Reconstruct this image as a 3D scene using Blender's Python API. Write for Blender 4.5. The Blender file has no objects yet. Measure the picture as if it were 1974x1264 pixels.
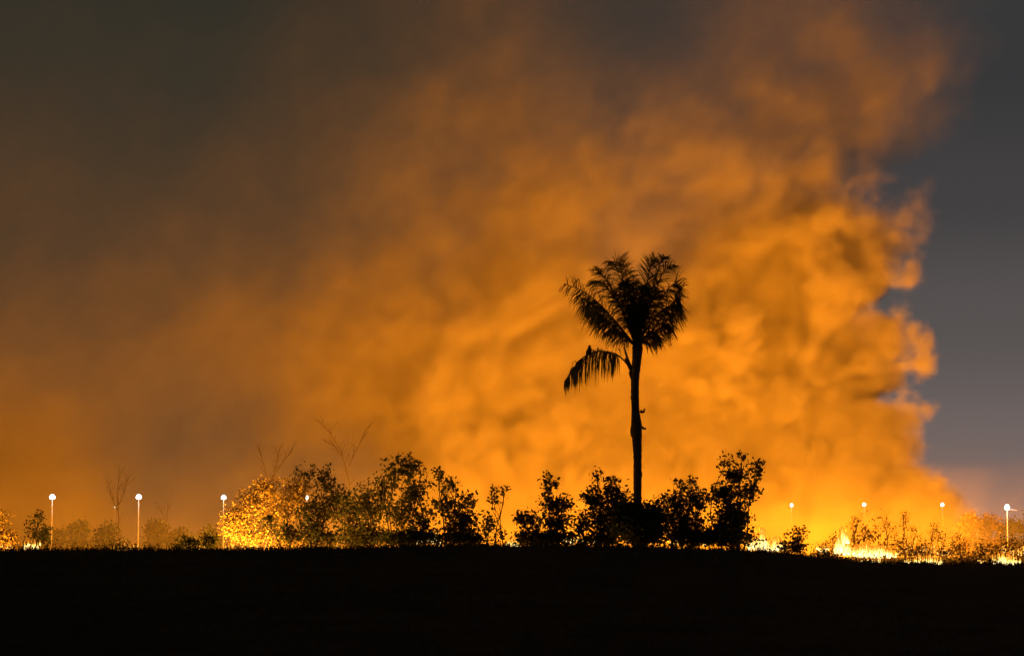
import bpy, bmesh, math, random
import numpy as np
from mathutils import Vector, Matrix, noise as mnoise

SC = bpy.context.scene
COL = SC.collection
R = math.radians

# ------------------------------------------------------------------ camera
FPX, CX, CY, HORIZON = 4225.0, 987.0, 632.0, 1045.0
CAM_Z = 1.7
PITCH = math.atan((HORIZON - CY) / FPX)
cam_data = bpy.data.cameras.new('camera')
cam = bpy.data.objects.new('camera', cam_data)
COL.objects.link(cam)
cam.location = (0, 0, CAM_Z)
cam.rotation_euler = (R(90) + PITCH, 0, 0)
cam_data.sensor_fit = 'HORIZONTAL'
cam_data.sensor_width = 36.0
cam_data.lens = FPX / 1974.0 * 36.0
cam_data.clip_start = 0.5
cam_data.clip_end = 9000
SC.camera = cam

# ------------------------------------------------------------------ night sky
world = bpy.data.worlds.new('World')
SC.world = world
world.use_nodes = True
wn, wl = world.node_tree.nodes, world.node_tree.links
wn.clear()
w_out = wn.new('ShaderNodeOutputWorld')
w_bg = wn.new('ShaderNodeBackground')
w_tc = wn.new('ShaderNodeTexCoord')
w_sep = wn.new('ShaderNodeSeparateXYZ')
w_ramp = wn.new('ShaderNodeValToRGB')
w_ramp.color_ramp.interpolation = 'EASE'
# a dusky night sky that glows mauve towards the horizon (z of the view direction)
sky_stops = [(0.0, (0.215, 0.168, 0.158)), (0.035, (0.165, 0.135, 0.130)), (0.10, (0.095, 0.083, 0.081)),
             (0.155, (0.055, 0.051, 0.053)), (0.21, (0.038, 0.038, 0.040)), (0.30, (0.046, 0.041, 0.036)), (1.0, (0.02, 0.02, 0.022))]
cr = w_ramp.color_ramp
cr.elements[0].position = sky_stops[0][0]; cr.elements[0].color = (*sky_stops[0][1], 1)
cr.elements[1].position = 1.0; cr.elements[1].color = (*sky_stops[-1][1], 1)
for p_, c_ in sky_stops[1:-1]:
    e_ = cr.elements.new(p_); e_.color = (*c_, 1)
w_sky = wn.new('ShaderNodeTexSky')
w_sky.sky_type = 'NISHITA'; w_sky.sun_disc = False
w_sky.sun_elevation = R(-9); w_sky.sun_rotation = R(60)
w_mix = wn.new('ShaderNodeMix'); w_mix.data_type = 'RGBA'; w_mix.blend_type = 'ADD'
w_mix.inputs[0].default_value = 0.05
wl.new(w_tc.outputs['Generated'], w_sep.inputs[0])
wl.new(w_sep.outputs['Z'], w_ramp.inputs[0])
# the glow of the town lies low over the right hand horizon; away from it the night is a dark olive
w_az = wn.new('ShaderNodeMapRange'); w_az.interpolation_type = 'SMOOTHSTEP'
w_az.inputs[1].default_value = -0.10; w_az.inputs[2].default_value = 0.21
w_ramp2 = wn.new('ShaderNodeValToRGB')
w_ramp2.color_ramp.elements[0].position = 0.0; w_ramp2.color_ramp.elements[0].color = (0.050, 0.042, 0.026, 1)
w_ramp2.color_ramp.elements[1].position = 0.35; w_ramp2.color_ramp.elements[1].color = (0.022, 0.023, 0.018, 1)
w_gl = wn.new('ShaderNodeMix'); w_gl.data_type = 'RGBA'
wl.new(w_sep.outputs['X'], w_az.inputs[0]); wl.new(w_sep.outputs['Z'], w_ramp2.inputs[0])
wl.new(w_az.outputs[0], w_gl.inputs[0]); wl.new(w_ramp2.outputs[0], w_gl.inputs[6]); wl.new(w_ramp.outputs[0], w_gl.inputs[7])
wl.new(w_gl.outputs[2], w_mix.inputs[6])
wl.new(w_sky.outputs[0], w_mix.inputs[7])
wl.new(w_mix.outputs[2], w_bg.inputs['Color'])
w_bg.inputs['Strength'].default_value = 1.0
wl.new(w_bg.outputs[0], w_out.inputs[0])

SC.view_settings.view_transform = 'Standard'
SC.view_settings.look = 'None'
SC.view_settings.exposure = 0
SC.view_settings.gamma = 1
SC.view_settings.use_curve_mapping = False
SC.render.engine = 'CYCLES'
cy = SC.cycles
cy.max_bounces = 6; cy.diffuse_bounces = 2; cy.glossy_bounces = 1; cy.transmission_bounces = 2
cy.volume_bounces = 1; cy.transparent_max_bounces = 8
cy.volume_max_steps = 256; cy.volume_step_rate = 1.0
cy.sample_clamp_indirect = 3.0
cy.use_denoising = True
try:
    cy.denoiser = 'OPENIMAGEDENOISE'
except Exception:
    pass

# ------------------------------------------------------------------ helpers
_cp, _sp = math.cos(PITCH), math.sin(PITCH)
def at(px, py, Y):
    """world point seen at photograph pixel (px, py) at distance Y"""
    dx, dy = (px - CX) / FPX, (CY - py) / FPX
    d = Vector((dx, _cp - dy * _sp, _sp + dy * _cp))
    return Vector((0, 0, CAM_Z)) + d * (Y / d.y)
def mpp(Y): return Y / FPX

class NT:
    """tiny wrapper for building node trees"""
    def __init__(s, mat):
        mat.use_nodes = True
        s.t = mat.node_tree; s.n = s.t.nodes; s.l = s.t.links; s.n.clear()
        s.out = s.n.new('ShaderNodeOutputMaterial')
    def new(s, k, **kw):
        n = s.n.new(k)
        for a, b in kw.items(): setattr(n, a, b)
        return n
    def put(s, sock, v):
        if isinstance(v, bpy.types.NodeSocket): s.l.new(v, sock)
        elif v is not None: sock.default_value = v
    def math(s, op, a, b=None, c=None, clamp=False):
        n = s.new('ShaderNodeMath', operation=op, use_clamp=clamp)
        s.put(n.inputs[0], a); s.put(n.inputs[1], b)
        if c is not None: s.put(n.inputs[2], c)
        return n.outputs[0]
    def vmath(s, op, a, b=None, out=0):
        n = s.new('ShaderNodeVectorMath', operation=op)
        s.put(n.inputs[0], a)
        if b is not None: s.put(n.inputs[1], b)
        return n.outputs[out]
    def noise(s, vec, scale, detail=2, rough=0.5, dist=0.0, out=0):
        n = s.new('ShaderNodeTexNoise')
        s.put(n.inputs['Vector'], vec)
        n.inputs['Scale'].default_value = scale; n.inputs['Detail'].default_value = detail
        n.inputs['Roughness'].default_value = rough; n.inputs['Distortion'].default_value = dist
        return n.outputs[out]
    def remap(s, v, a, b, c, d, smooth=False):
        n = s.new('ShaderNodeMapRange', interpolation_type='SMOOTHSTEP' if smooth else 'LINEAR')
        s.put(n.inputs[0], v)
        for i, x in enumerate((a, b, c, d)): s.put(n.inputs[i + 1], x)
        return n.outputs[0]
    def ramp(s, fac, stops, interp='LINEAR'):
        n = s.new('ShaderNodeValToRGB'); r = n.color_ramp; r.interpolation = interp
        r.elements[0].position = stops[0][0]; r.elements[0].color = (*stops[0][1], 1)
        r.elements[1].position = stops[-1][0]; r.elements[1].color = (*stops[-1][1], 1)
        for p, c in stops[1:-1]:
            e = r.elements.new(p); e.color = (*c, 1)
        s.put(n.inputs[0], fac)
        return n.outputs[0]

def tag(o, label=None, cat=None, group=None, kind=None):
    if label: o['label'] = label
    if cat: o['category'] = cat
    if group: o['group'] = group
    if kind: o['kind'] = kind
    return o
def empty(name, loc):
    o = bpy.data.objects.new(name, None); COL.objects.link(o); o.location = loc
    o.empty_display_size = 0.3
    return o
class MB:
    """collects geometry; build() links it as one mesh object (coordinates are in the parent's space)"""
    def __init__(s): s.v = []; s.f = []
    def poly(s, pts):
        b = len(s.v); s.v.extend([tuple(p) for p in pts]); s.f.append(tuple(range(b, b + len(pts))))
    def tube(s, pts, rads, n=6, cap=True):
        pts = [Vector(p) for p in pts]
        rings = []
        for i, p in enumerate(pts):
            t = (pts[min(i + 1, len(pts) - 1)] - pts[max(i - 1, 0)]).normalized()
            a = t.cross(Vector((0, 1, 0)))
            if a.length < 0.05: a = t.cross(Vector((1, 0, 0)))
            a.normalize(); b_ = t.cross(a)
            base = len(s.v)
            for k in range(n):
                w = 2 * math.pi * k / n
                q = p + (a * math.cos(w) + b_ * math.sin(w)) * rads[i]
                s.v.append(tuple(q))
            rings.append(base)
        for i in range(len(rings) - 1):
            for k in range(n):
                k2 = (k + 1) % n
                s.f.append((rings[i] + k, rings[i] + k2, rings[i + 1] + k2, rings[i + 1] + k))
        if cap:
            s.f.append(tuple(rings[0] + k for k in range(n))); s.f.append(tuple(rings[-1] + k for k in reversed(range(n))))
    def build(s, name, mat, parent=None, smooth=False, offset=None):
        me = bpy.data.meshes.new(name)
        v = s.v if offset is None else [(a - offset[0], b - offset[1], c - offset[2]) for a, b, c in s.v]
        me.from_pydata(v, [], s.f); me.update()
        if smooth: me.polygons.foreach_set('use_smooth', [True] * len(me.polygons))
        me.materials.append(mat)
        o = bpy.data.objects.new(name, me); COL.objects.link(o)
        if parent: o.parent = parent
        return o

def pmat(name, color, rough=0.8, var=0.35, scale=4.0, trans=0.0):
    m = bpy.data.materials.new(name); t = NT(m)
    b = t.new('ShaderNodeBsdfPrincipled')
    geo = t.new('ShaderNodeNewGeometry')
    nz = t.noise(geo.outputs['Position'], scale, 3, 0.6)
    c0 = tuple(c * (1 - var) for c in color); c1 = tuple(min(1, c * (1 + var)) for c in color)
    col = t.ramp(nz, [(0.3, c0), (0.7, c1)])
    t.l.new(col, b.inputs['Base Color'])
    b.inputs['Roughness'].default_value = rough
    b.inputs['Specular IOR Level'].default_value = 0.2
    if trans > 0:
        tr = t.new('ShaderNodeBsdfTranslucent'); t.l.new(col, tr.inputs['Color'])
        mx = t.new('ShaderNodeMixShader'); mx.inputs[0].default_value = trans
        t.l.new(b.outputs[0], mx.inputs[1]); t.l.new(tr.outputs[0], mx.inputs[2])
        t.l.new(mx.outputs[0], t.out.inputs[0])
    else:
        t.l.new(b.outputs[0], t.out.inputs[0])
    return m

FIRE_RGB = (1.0, 0.312, 0.013)
NEAR_FIRE_RGB = (1.0, 0.38, 0.035)
def fire_light(name, loc, energy, radius, color=FIRE_RGB, parent=None):
    l = bpy.data.lights.new(name, 'POINT'); l.energy = energy; l.color = color; l.shadow_soft_size = radius
    o = bpy.data.objects.new(name, l); COL.objects.link(o); o.location = loc
    if parent: o.parent = parent
    return o

# ------------------------------------------------------------------ the smoke plume
SY0 = 385.0                       # mean distance of the plume's near face
SDEPTH = 62.0
def sx(px): return (px - CX) / FPX * SY0 * 1.02
def sz(py): return at(CX, py, SY0 * 1.02).z
edge_px = [(-260, 2000), (-100, 1960), (0, 1965), (100, 1950), (170, 1930), (215, 1905), (250, 1840), (285, 1745), (310, 1712), (340, 1712),
           (370, 1735), (400, 1762), (440, 1778), (500, 1768), (545, 1742), (585, 1705), (615, 1752), (640, 1775), (680, 1772),
           (735, 1766), (755, 1732), (768, 1738), (780, 1785), (830, 1790), (900, 1800), (950, 1850), (1000, 1885), (1050, 1925), (1100, 1960)]
ZMAX = sz(-260)
XMIN, XMAX = sx(-420), sx(2010)
dens_rows = [-150, 0, 150, 300, 450, 600, 750, 900, 1050]
dens_cols = [-200, 0, 180, 360, 540, 720, 900, 1080, 1260, 1440, 1620, 1800, 1974]
dens = np.array([
    [.10, .10, .09, .07, .12, .14, .14, .10, .08, .11, .15, .13, .10],
    [.13, .13, .11, .09, .14, .16, .17, .11, .08, .13, .19, .20, .16],
    [.15, .15, .14, .13, .17, .19, .30, .19, .17, .26, .28, .29, .24],
    [.18, .17, .17, .18, .20, .24, .33, .40, .32, .34, .42, .42, .40],
    [.21, .21, .21, .24, .24, .36, .45, .52, .32, .62, .85, .90, .80],
    [.25, .25, .25, .30, .40, .50, .60, .66, .66, .85, .85, 1.1, .90],
    [.38, .34, .25, .21, .38, .60, .80, .80, .66, .95, .90, 1.1, .90],
    [.80, .62, .29, .20, .31, .38, 1.0, 1.0, .85, 1.0, .95, 1.1, .90],
    [1.0, .85, .36, .27, .36, .60, 1.2, 1.2, 1.1, 1.1, 1.0, 1.1, .95]])
class GT(NT):
    """the same wrapper for a geometry node tree"""
    def __init__(s, tree):
        s.t = tree; s.n = tree.nodes; s.l = tree.links
FAR_POWER = 2.35e5
SMOKE_DENSITY = 0.26
SMOKE_VOXEL = 0.72
def smoke_density(t):
    P = t.new('GeometryNodeInputPosition').outputs[0]
    sep = t.new('ShaderNodeSeparateXYZ'); t.l.new(P, sep.inputs[0])
    X, Y, Z = sep.outputs
    # slow large swirls bend everything
    # (the wind leans the billows over to the right as they climb)
    lean = t.new('ShaderNodeCombineXYZ'); t.put(lean.inputs[0], t.math('MULTIPLY_ADD', Z, -0.22, X)); t.put(lean.inputs[1], Y); t.put(lean.inputs[2], Z)
    N = lean.outputs[0]
    warp = t.noise(N, 1 / 34.0, 2, 0.5, out=1)
    w = t.vmath('SUBTRACT', warp, (0.5, 0.5, 0.5))
    Q = t.vmath('ADD', P, t.vmath('MULTIPLY', w, (10, 10, 10)))
    sq = t.new('ShaderNodeSeparateXYZ'); t.l.new(Q, sq.inputs[0])
    qx, qy, qz = sq.outputs
    # billows
    QN = t.vmath('ADD', N, t.vmath('MULTIPLY', w, (10, 10, 10)))
    # puffs: rounded bumps with creases between them, in four sizes
    puff = None
    for sc_, am_ in ((1 / 28.0, .52), (1 / 12.5, .50), (1 / 6.2, .38), (1 / 3.2, .24)):
        n_ = t.math('MULTIPLY', t.math('ABSOLUTE', t.math('SUBTRACT', t.noise(QN, sc_, 1, 0.45, 0.0), 0.5)), am_ * 2)
        puff = n_ if puff is None else t.math('ADD', puff, n_)
    fine = t.math('SUBTRACT', t.noise(QN, 1 / 12.0, 6, 0.58, 0.2), 0.5)
    calm = t.remap(X, sx(350), sx(1250), 0.45, 1.0)
    bil = t.math('MULTIPLY', t.math('ADD', t.math('SUBTRACT', puff, 0.35), t.math('MULTIPLY', fine, 0.95)), calm)
    big = t.math('ADD', t.math('MULTIPLY', bil, 0.5), 0.5)
    # edge against the open sky
    fz = t.math('DIVIDE', Z, ZMAX)
    ec = t.new('ShaderNodeFloatCurve')
    cmap = ec.mapping.curves[0]
    pts = sorted((max(0.0, min(1.0, sz(py) / ZMAX)), (sx(px) - XMIN) / (XMAX - XMIN)) for py, px in edge_px)
    cmap.points[0].location = pts[0]; cmap.points[1].location = pts[-1]
    for p in pts[1:-1]: cmap.points.new(*p)
    for p in cmap.points: p.handle_type = 'AUTO'
    ec.mapping.update()
    t.put(ec.inputs['Value'], fz)
    ex = t.math('MULTIPLY_ADD', ec.outputs[0], XMAX - XMIN, XMIN)
    amp_e = t.remap(fz, 0.0, 1.0, 10.0, 22.0)
    d_edge = t.math('ADD', t.math('SUBTRACT', ex, X), t.math('MULTIPLY', t.math('MINIMUM', t.math('MAXIMUM', bil, -0.35), 0.35), amp_e))
    soft_e = t.remap(fz, 0.4, 0.8, 3.2, 26.0)
    d_edge = t.math('ADD', d_edge, t.math('MULTIPLY', t.math('SUBTRACT', t.noise(P, 1 / 5.5, 3, 0.6), 0.5), 7.0))
    m_edge = t.math('DIVIDE', d_edge, soft_e, clamp=True)
    # near face, billowing towards the camera
    yf = t.math('MULTIPLY', bil, 25.0)
    d_front = t.math('ADD', t.math('SUBTRACT', Y, SY0), yf)
    soft_f = t.math('MULTIPLY', t.remap(X, sx(300), sx(1100), 30.0, 4.0), t.remap(fz, 0.3, 0.8, 1.0, 5.0))
    m_front = t.math('DIVIDE', d_front, soft_f, clamp=True)
    # how thick the smoke hangs in each part of the plume
    U, S, V = np.linalg.svd(dens, full_matrices=False)
    zs = [sz(py) / ZMAX for py in dens_rows]; xs = [(sx(px) - XMIN) / (XMAX - XMIN) for px in dens_cols]
    fqz = t.math('DIVIDE', qz, ZMAX)
    fqx = t.math('DIVIDE', t.math('SUBTRACT', qx, XMIN), XMAX - XMIN)
    thick = None
    for k0 in (0, 3):
        cu = U[:, k0:k0 + 3] * np.sqrt(S[k0:k0 + 3]); cv = V[k0:k0 + 3].T * np.sqrt(S[k0:k0 + 3])
        mu, mv = np.abs(cu).max(), np.abs(cv).max()
        zst = sorted((min(1, max(0, z)), tuple(cu[i] / mu * .5 + .5)) for i, z in enumerate(zs))
        xst = sorted((min(1, max(0, x)), tuple(cv[i] / mv * .5 + .5)) for i, x in enumerate(xs))
        cz = t.ramp(fqz, zst, 'CARDINAL')
        cx = t.ramp(fqx, xst, 'CARDINAL')
        az = t.vmath('MULTIPLY', t.vmath('SUBTRACT', cz, (.5, .5, .5)), (2 * mu,) * 3)
        ax = t.vmath('MULTIPLY', t.vmath('SUBTRACT', cx, (.5, .5, .5)), (2 * mv,) * 3)
        d = t.vmath('DOT_PRODUCT', az, ax, out=1)
        thick = d if thick is None else t.math('ADD', thick, d)
    thick = t.math('MAXIMUM', thick, 0.02)
    lump = t.remap(big, 0.40, 0.60, 0.45, 1.35, True)
    dn = t.math('MULTIPLY', t.math('MULTIPLY', m_edge, m_front), t.math('MULTIPLY', t.math('POWER', thick, 1.9), lump))
    dn = t.math('MULTIPLY', dn, SMOKE_DENSITY)
    return dn
def smoke_material():
    m = bpy.data.materials.new('fire_smoke'); t = NT(m)
    pv = t.new('ShaderNodeVolumePrincipled')
    pv.inputs['Color'].default_value = (0.88, 0.79, 0.50, 1)
    pv.inputs['Anisotropy'].default_value = 0.0
    pv.inputs['Density'].default_value = 1.0
    pv.inputs['Density Attribute'].default_value = 'density'
    t.l.new(pv.outputs[0], t.out.inputs['Volume'])
    m.cycles.volume_step_rate = SMOKE_STEP
    return m
SMOKE_STEP = 3.0
def build_smoke():
    x0, x1, y0, y1, z0, z1 = XMIN, XMAX + 8, SY0 - 15, SY0 + SDEPTH, -0.6, ZMAX
    mb = MB()
    c = [(x, y, z) for z in (z0, z1) for x, y in ((x0, y0), (x1, y0), (x1, y1), (x0, y1))]
    mb.v = c; mb.f = [(3, 2, 1, 0), (4, 5, 6, 7), (0, 1, 5, 4), (1, 2, 6, 5), (2, 3, 7, 6), (3, 0, 4, 7)]
    mat = smoke_material()
    o = mb.build('smoke', mat)
    ng = bpy.data.node_groups.new('smoke_density', 'GeometryNodeTree')
    ng.interface.new_socket('Geometry', in_out='INPUT', socket_type='NodeSocketGeometry')
    ng.interface.new_socket('Geometry', in_out='OUTPUT', socket_type='NodeSocketGeometry')
    t = GT(ng)
    go = t.new('NodeGroupOutput'); t.new('NodeGroupInput')
    vc = t.new('GeometryNodeVolumeCube')
    vc.inputs['Min'].default_value = (x0, y0, z0); vc.inputs['Max'].default_value = (x1, y1, z1)
    for a, lo, hi in (('X', x0, x1), ('Y', y0, y1), ('Z', z0, z1)):
        vc.inputs['Resolution ' + a].default_value = int((hi - lo) / SMOKE_VOXEL)
    t.l.new(smoke_density(t), vc.inputs['Density'])
    sm = t.new('GeometryNodeSetMaterial'); sm.inputs['Material'].default_value = mat
    t.l.new(vc.outputs[0], sm.inputs[0]); t.l.new(sm.outputs[0], go.inputs[0])
    md = o.modifiers.new('density', 'NODES'); md.node_group = ng
    tag(o, 'huge billowing plume of orange lit smoke rising behind the burning scrub', 'smoke', kind='stuff')
    return o
smoke = build_smoke()

# thin smoke hanging low over the burning ground
def build_low_smoke():
    x0, x1, y0, y1, z0, z1 = -92.0, 92.0, 101.0, 352.0, -0.6, 17.0
    mb = MB()
    mb.v = [(x, y, z) for z in (z0, z1) for x, y in ((x0, y0), (x1, y0), (x1, y1), (x0, y1))]
    mb.f = [(3, 2, 1, 0), (4, 5, 6, 7), (0, 1, 5, 4), (1, 2, 6, 5), (2, 3, 7, 6), (3, 0, 4, 7)]
    o = mb.build('smoke', smoke.data.materials[0])
    ng = bpy.data.node_groups.new('low_smoke_density', 'GeometryNodeTree')
    ng.interface.new_socket('Geometry', in_out='INPUT', socket_type='NodeSocketGeometry')
    ng.interface.new_socket('Geometry', in_out='OUTPUT', socket_type='NodeSocketGeometry')
    t = GT(ng); go = t.new('NodeGroupOutput'); t.new('NodeGroupInput')
    P = t.new('GeometryNodeInputPosition').outputs[0]
    sep = t.new('ShaderNodeSeparateXYZ'); t.l.new(P, sep.inputs[0]); X, Y, Z = sep.outputs
    n = t.remap(t.noise(P, 1 / 9.0, 4, 0.55, 0.3), 0.38, 0.66, 0.15, 1.6, True)
    h = t.remap(Z, 0.5, 16.0, 1.0, 0.0, True)
    side = t.remap(t.math('DIVIDE', X, Y), 0.08, 0.14, 0.35, 0.5, True)
    near = t.remap(Y, 103.0, 125.0, 0.5, 1.0, True)
    far = t.remap(Y, 335.0, 350.0, 1.0, 0.0, True)
    d = t.math('MULTIPLY', t.math('MULTIPLY', t.math('MULTIPLY', n, h), t.math('MULTIPLY', side, near)), t.math('MULTIPLY', far, LOW_SMOKE))
    vc = t.new('GeometryNodeVolumeCube')
    vc.inputs['Min'].default_value = (x0, y0, z0); vc.inputs['Max'].default_value = (x1, y1, z1)
    for a, r in (('X', 184), ('Y', 251), ('Z', 22)): vc.inputs['Resolution ' + a].default_value = r
    t.l.new(d, vc.inputs['Density'])
    sm = t.new('GeometryNodeSetMaterial'); sm.inputs['Material'].default_value = smoke.data.materials[0]
    t.l.new(vc.outputs[0], sm.inputs[0]); t.l.new(sm.outputs[0], go.inputs[0])
    md = o.modifiers.new('density', 'NODES'); md.node_group = ng
    tag(o, 'thin smoke drifting low over the burning ground between the scrub and the street lamps', 'smoke', kind='stuff')
LOW_SMOKE = 0.0034
build_low_smoke()
# ------------------------------------------------------------------ ground
crest_px = [(-500, 1064), (0, 1061), (330, 1060), (560, 1060), (760, 1054), (950, 1052), (1150, 1053), (1420, 1060), (1560, 1072), (1700, 1086), (2500, 1089)]
CREST_Y = 95.0
_cxs = [at(px, py, CREST_Y).x for px, py in crest_px]; _czs = [at(px, py, CREST_Y).z for px, py in crest_px]
def ground_z(x, y):
    hc = float(np.interp(x * CREST_Y / max(y, 40.0) if y < CREST_Y else x, _cxs, _czs))
    if y <= CREST_Y:
        t = min(1, max(0, (y - 8) / (CREST_Y - 8)))
        z = hc * t * t * (3 - 2 * t)
    else:
        t = min(1, (y - CREST_Y) / 6.0)
        z = hc * (1 - t * t * (3 - 2 * t)) - 0.25 * t
    return z + 0.05 * mnoise.noise(Vector((x * .25, y * .25, 0))) * (1 if y < 400 else 0)
def build_ground():
    xs = sorted(set([-3000, -1200, -500, -220, -120, -80] + [i * 1.0 for i in range(-50, 51)] + [80, 120, 220, 500, 1200, 3000]))
    ys = sorted(set([-60, -20, 0, 8, 16, 24, 32, 40, 48, 56, 64] + [70 + i * 1.5 for i in range(34)] + [125, 140, 170, 220, 300, 400, 600, 1000, 2000, 5000]))
    mb = MB()
    for y in ys:
        for x in xs: mb.v.append((x, y, ground_z(x, y)))
    nx = len(xs)
    for j in range(len(ys) - 1):
        for i in range(nx - 1):
            a = j * nx + i; mb.f.append((a, a + 1, a + nx + 1, a + nx))
    m = bpy.data.materials.new('dark_field_soil'); t = NT(m)
    b = t.new('ShaderNodeBsdfPrincipled'); geo = t.new('ShaderNodeNewGeometry')
    n1 = t.noise(geo.outputs['Position'], 0.35, 5, 0.6); n2 = t.noise(geo.outputs['Position'], 3.0, 4, 0.65)
    nn = t.math('ADD', t.math('MULTIPLY', n1, .6), t.math('MULTIPLY', n2, .4))
    t.l.new(t.ramp(nn, [(0.35, (.010, .008, .005)), (0.55, (.024, .020, .010)), (0.7, (.034, .027, .014))]), b.inputs['Base Color'])
    b.inputs['Roughness'].default_value = 0.95; b.inputs['Specular IOR Level'].default_value = 0.05
    bp = t.new('ShaderNodeBump'); bp.inputs['Strength'].default_value = 0.8; bp.inputs['Distance'].default_value = 0.15
    t.l.new(n2, bp.inputs['Height']); t.l.new(bp.outputs[0], b.inputs['Normal'])
    t.l.new(b.outputs[0], t.out.inputs[0])
    o = mb.build('ground', m, smooth=True); tag(o, kind='structure')
build_ground()

M_grass = pmat('dry_grass', (.050, .042, .018), .9, .4, 1.5, .25)
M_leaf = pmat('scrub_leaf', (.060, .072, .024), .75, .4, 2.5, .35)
M_leafdry_lit = pmat('firelit_dry_leaf', (.24, .135, .040), .8, .4, 2.5, .4)  # redder, brighter leaf: orange firelight painted into the colour
M_leafgold_lit = pmat('firelit_gold_leaf', (.30, .215, .06), .8, .4, 2.5, .4)  # yellow firelight put into the leaf colour of the two lit bushes
M_bark = pmat('bark', (.075, .055, .038), .95, .3, 6)
M_twig = pmat('pale_twig', (.16, .115, .07), .95, .3, 6)
M_palm = pmat('palm_leaflet', (.050, .060, .020), .6, .35, 3, .25)
M_trunk = pmat('palm_trunk_bark', (.060, .046, .032), .95, .35, 9)
M_pole = pmat('galvanised_pole', (.20, .19, .18), .5, .06, 2)

def leaf(mb, p, size, rnd):
    u = Vector((rnd.gauss(0, 1), rnd.gauss(0, 1), rnd.gauss(0, .8))).normalized()
    w = u.cross(Vector((rnd.gauss(0, 1), rnd.gauss(0, 1), rnd.gauss(0, 1)))).normalized()
    L = size * rnd.uniform(.5, 1.45); W = L * rnd.uniform(.45, .7)
    mb.poly([p, p + u * L * .4 + w * W * .5, p + u * L * .8 + w * W * .35, p + u * L, p + u * L * .8 - w * W * .35, p + u * L * .4 - w * W * .5])

# ------------------------------------------------------------------ grass
def build_grass():
    rnd = random.Random(11); mb = MB()
    def blade(x, y, h, wd, lean):
        z = ground_z(x, y) - 0.02
        a = rnd.uniform(0, 6.283); dx, dy = math.cos(a), math.sin(a)
        lx, ly = rnd.gauss(0, lean), rnd.gauss(0, lean)
        p0 = (x - dx * wd, y - dy * wd, z); p1 = (x + dx * wd, y + dy * wd, z)
        m0 = (x - dx * wd * .7 + lx * h * .35, y - dy * wd * .7 + ly * h * .35, z + h * .6)
        m1 = (x + dx * wd * .7 + lx * h * .35, y + dy * wd * .7 + ly * h * .35, z + h * .6)
        tp = (x + lx * h, y + ly * h, z + h)
        mb.poly([p0, p1, m1, m0]); mb.poly([m0, m1, tp])
    for _ in range(30000):                      # the ridge, where the blades stand against the fire
        y = rnd.uniform(90, 100); x = rnd.uniform(-29, 29)
        c = mnoise.noise(Vector((x * .8, y * .5, 3)))
        if rnd.random() < .35 - c: blade(x, y, rnd.uniform(.05, .20) + max(0, c) * .55, rnd.uniform(.014, .028), .35)
    for _ in range(26000):                      # the black field in front
        y = 20 + 70 * rnd.random() ** .6; x = rnd.uniform(-.27, .27) * y
        blade(x, y, rnd.uniform(.04, .16), rnd.uniform(.004, .01), .4)
    for _ in range(520):                        # weeds and seedlings on the ridge
        x = rnd.uniform(-27, 27); y = rnd.uniform(93.5, 97.5); h = rnd.uniform(.07, .20) * (1.9 if rnd.random() < .2 else 1) * (1.4 if x < -12 else 1)
        c = Vector((x, y, ground_z(x, y) + h * .5)); wd = rnd.uniform(.1, .35)
        for _k in range(rnd.randint(8, 26)):
            leaf(mb, c + Vector((rnd.gauss(0, wd), rnd.gauss(0, .15), rnd.gauss(0, h * .55))), .085, rnd)
        for _k in range(4): blade(x + rnd.gauss(0, wd), y, h * rnd.uniform(.8, 2.4), .015, .5)
        if rnd.random() < .12: blade(x, y, rnd.uniform(.3, .6), .014, .25)
    o = mb.build('grass', M_grass)
    tag(o, 'short dry grass covering the unlit field and fringing its far edge', 'grass', kind='stuff')
build_grass()

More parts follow.
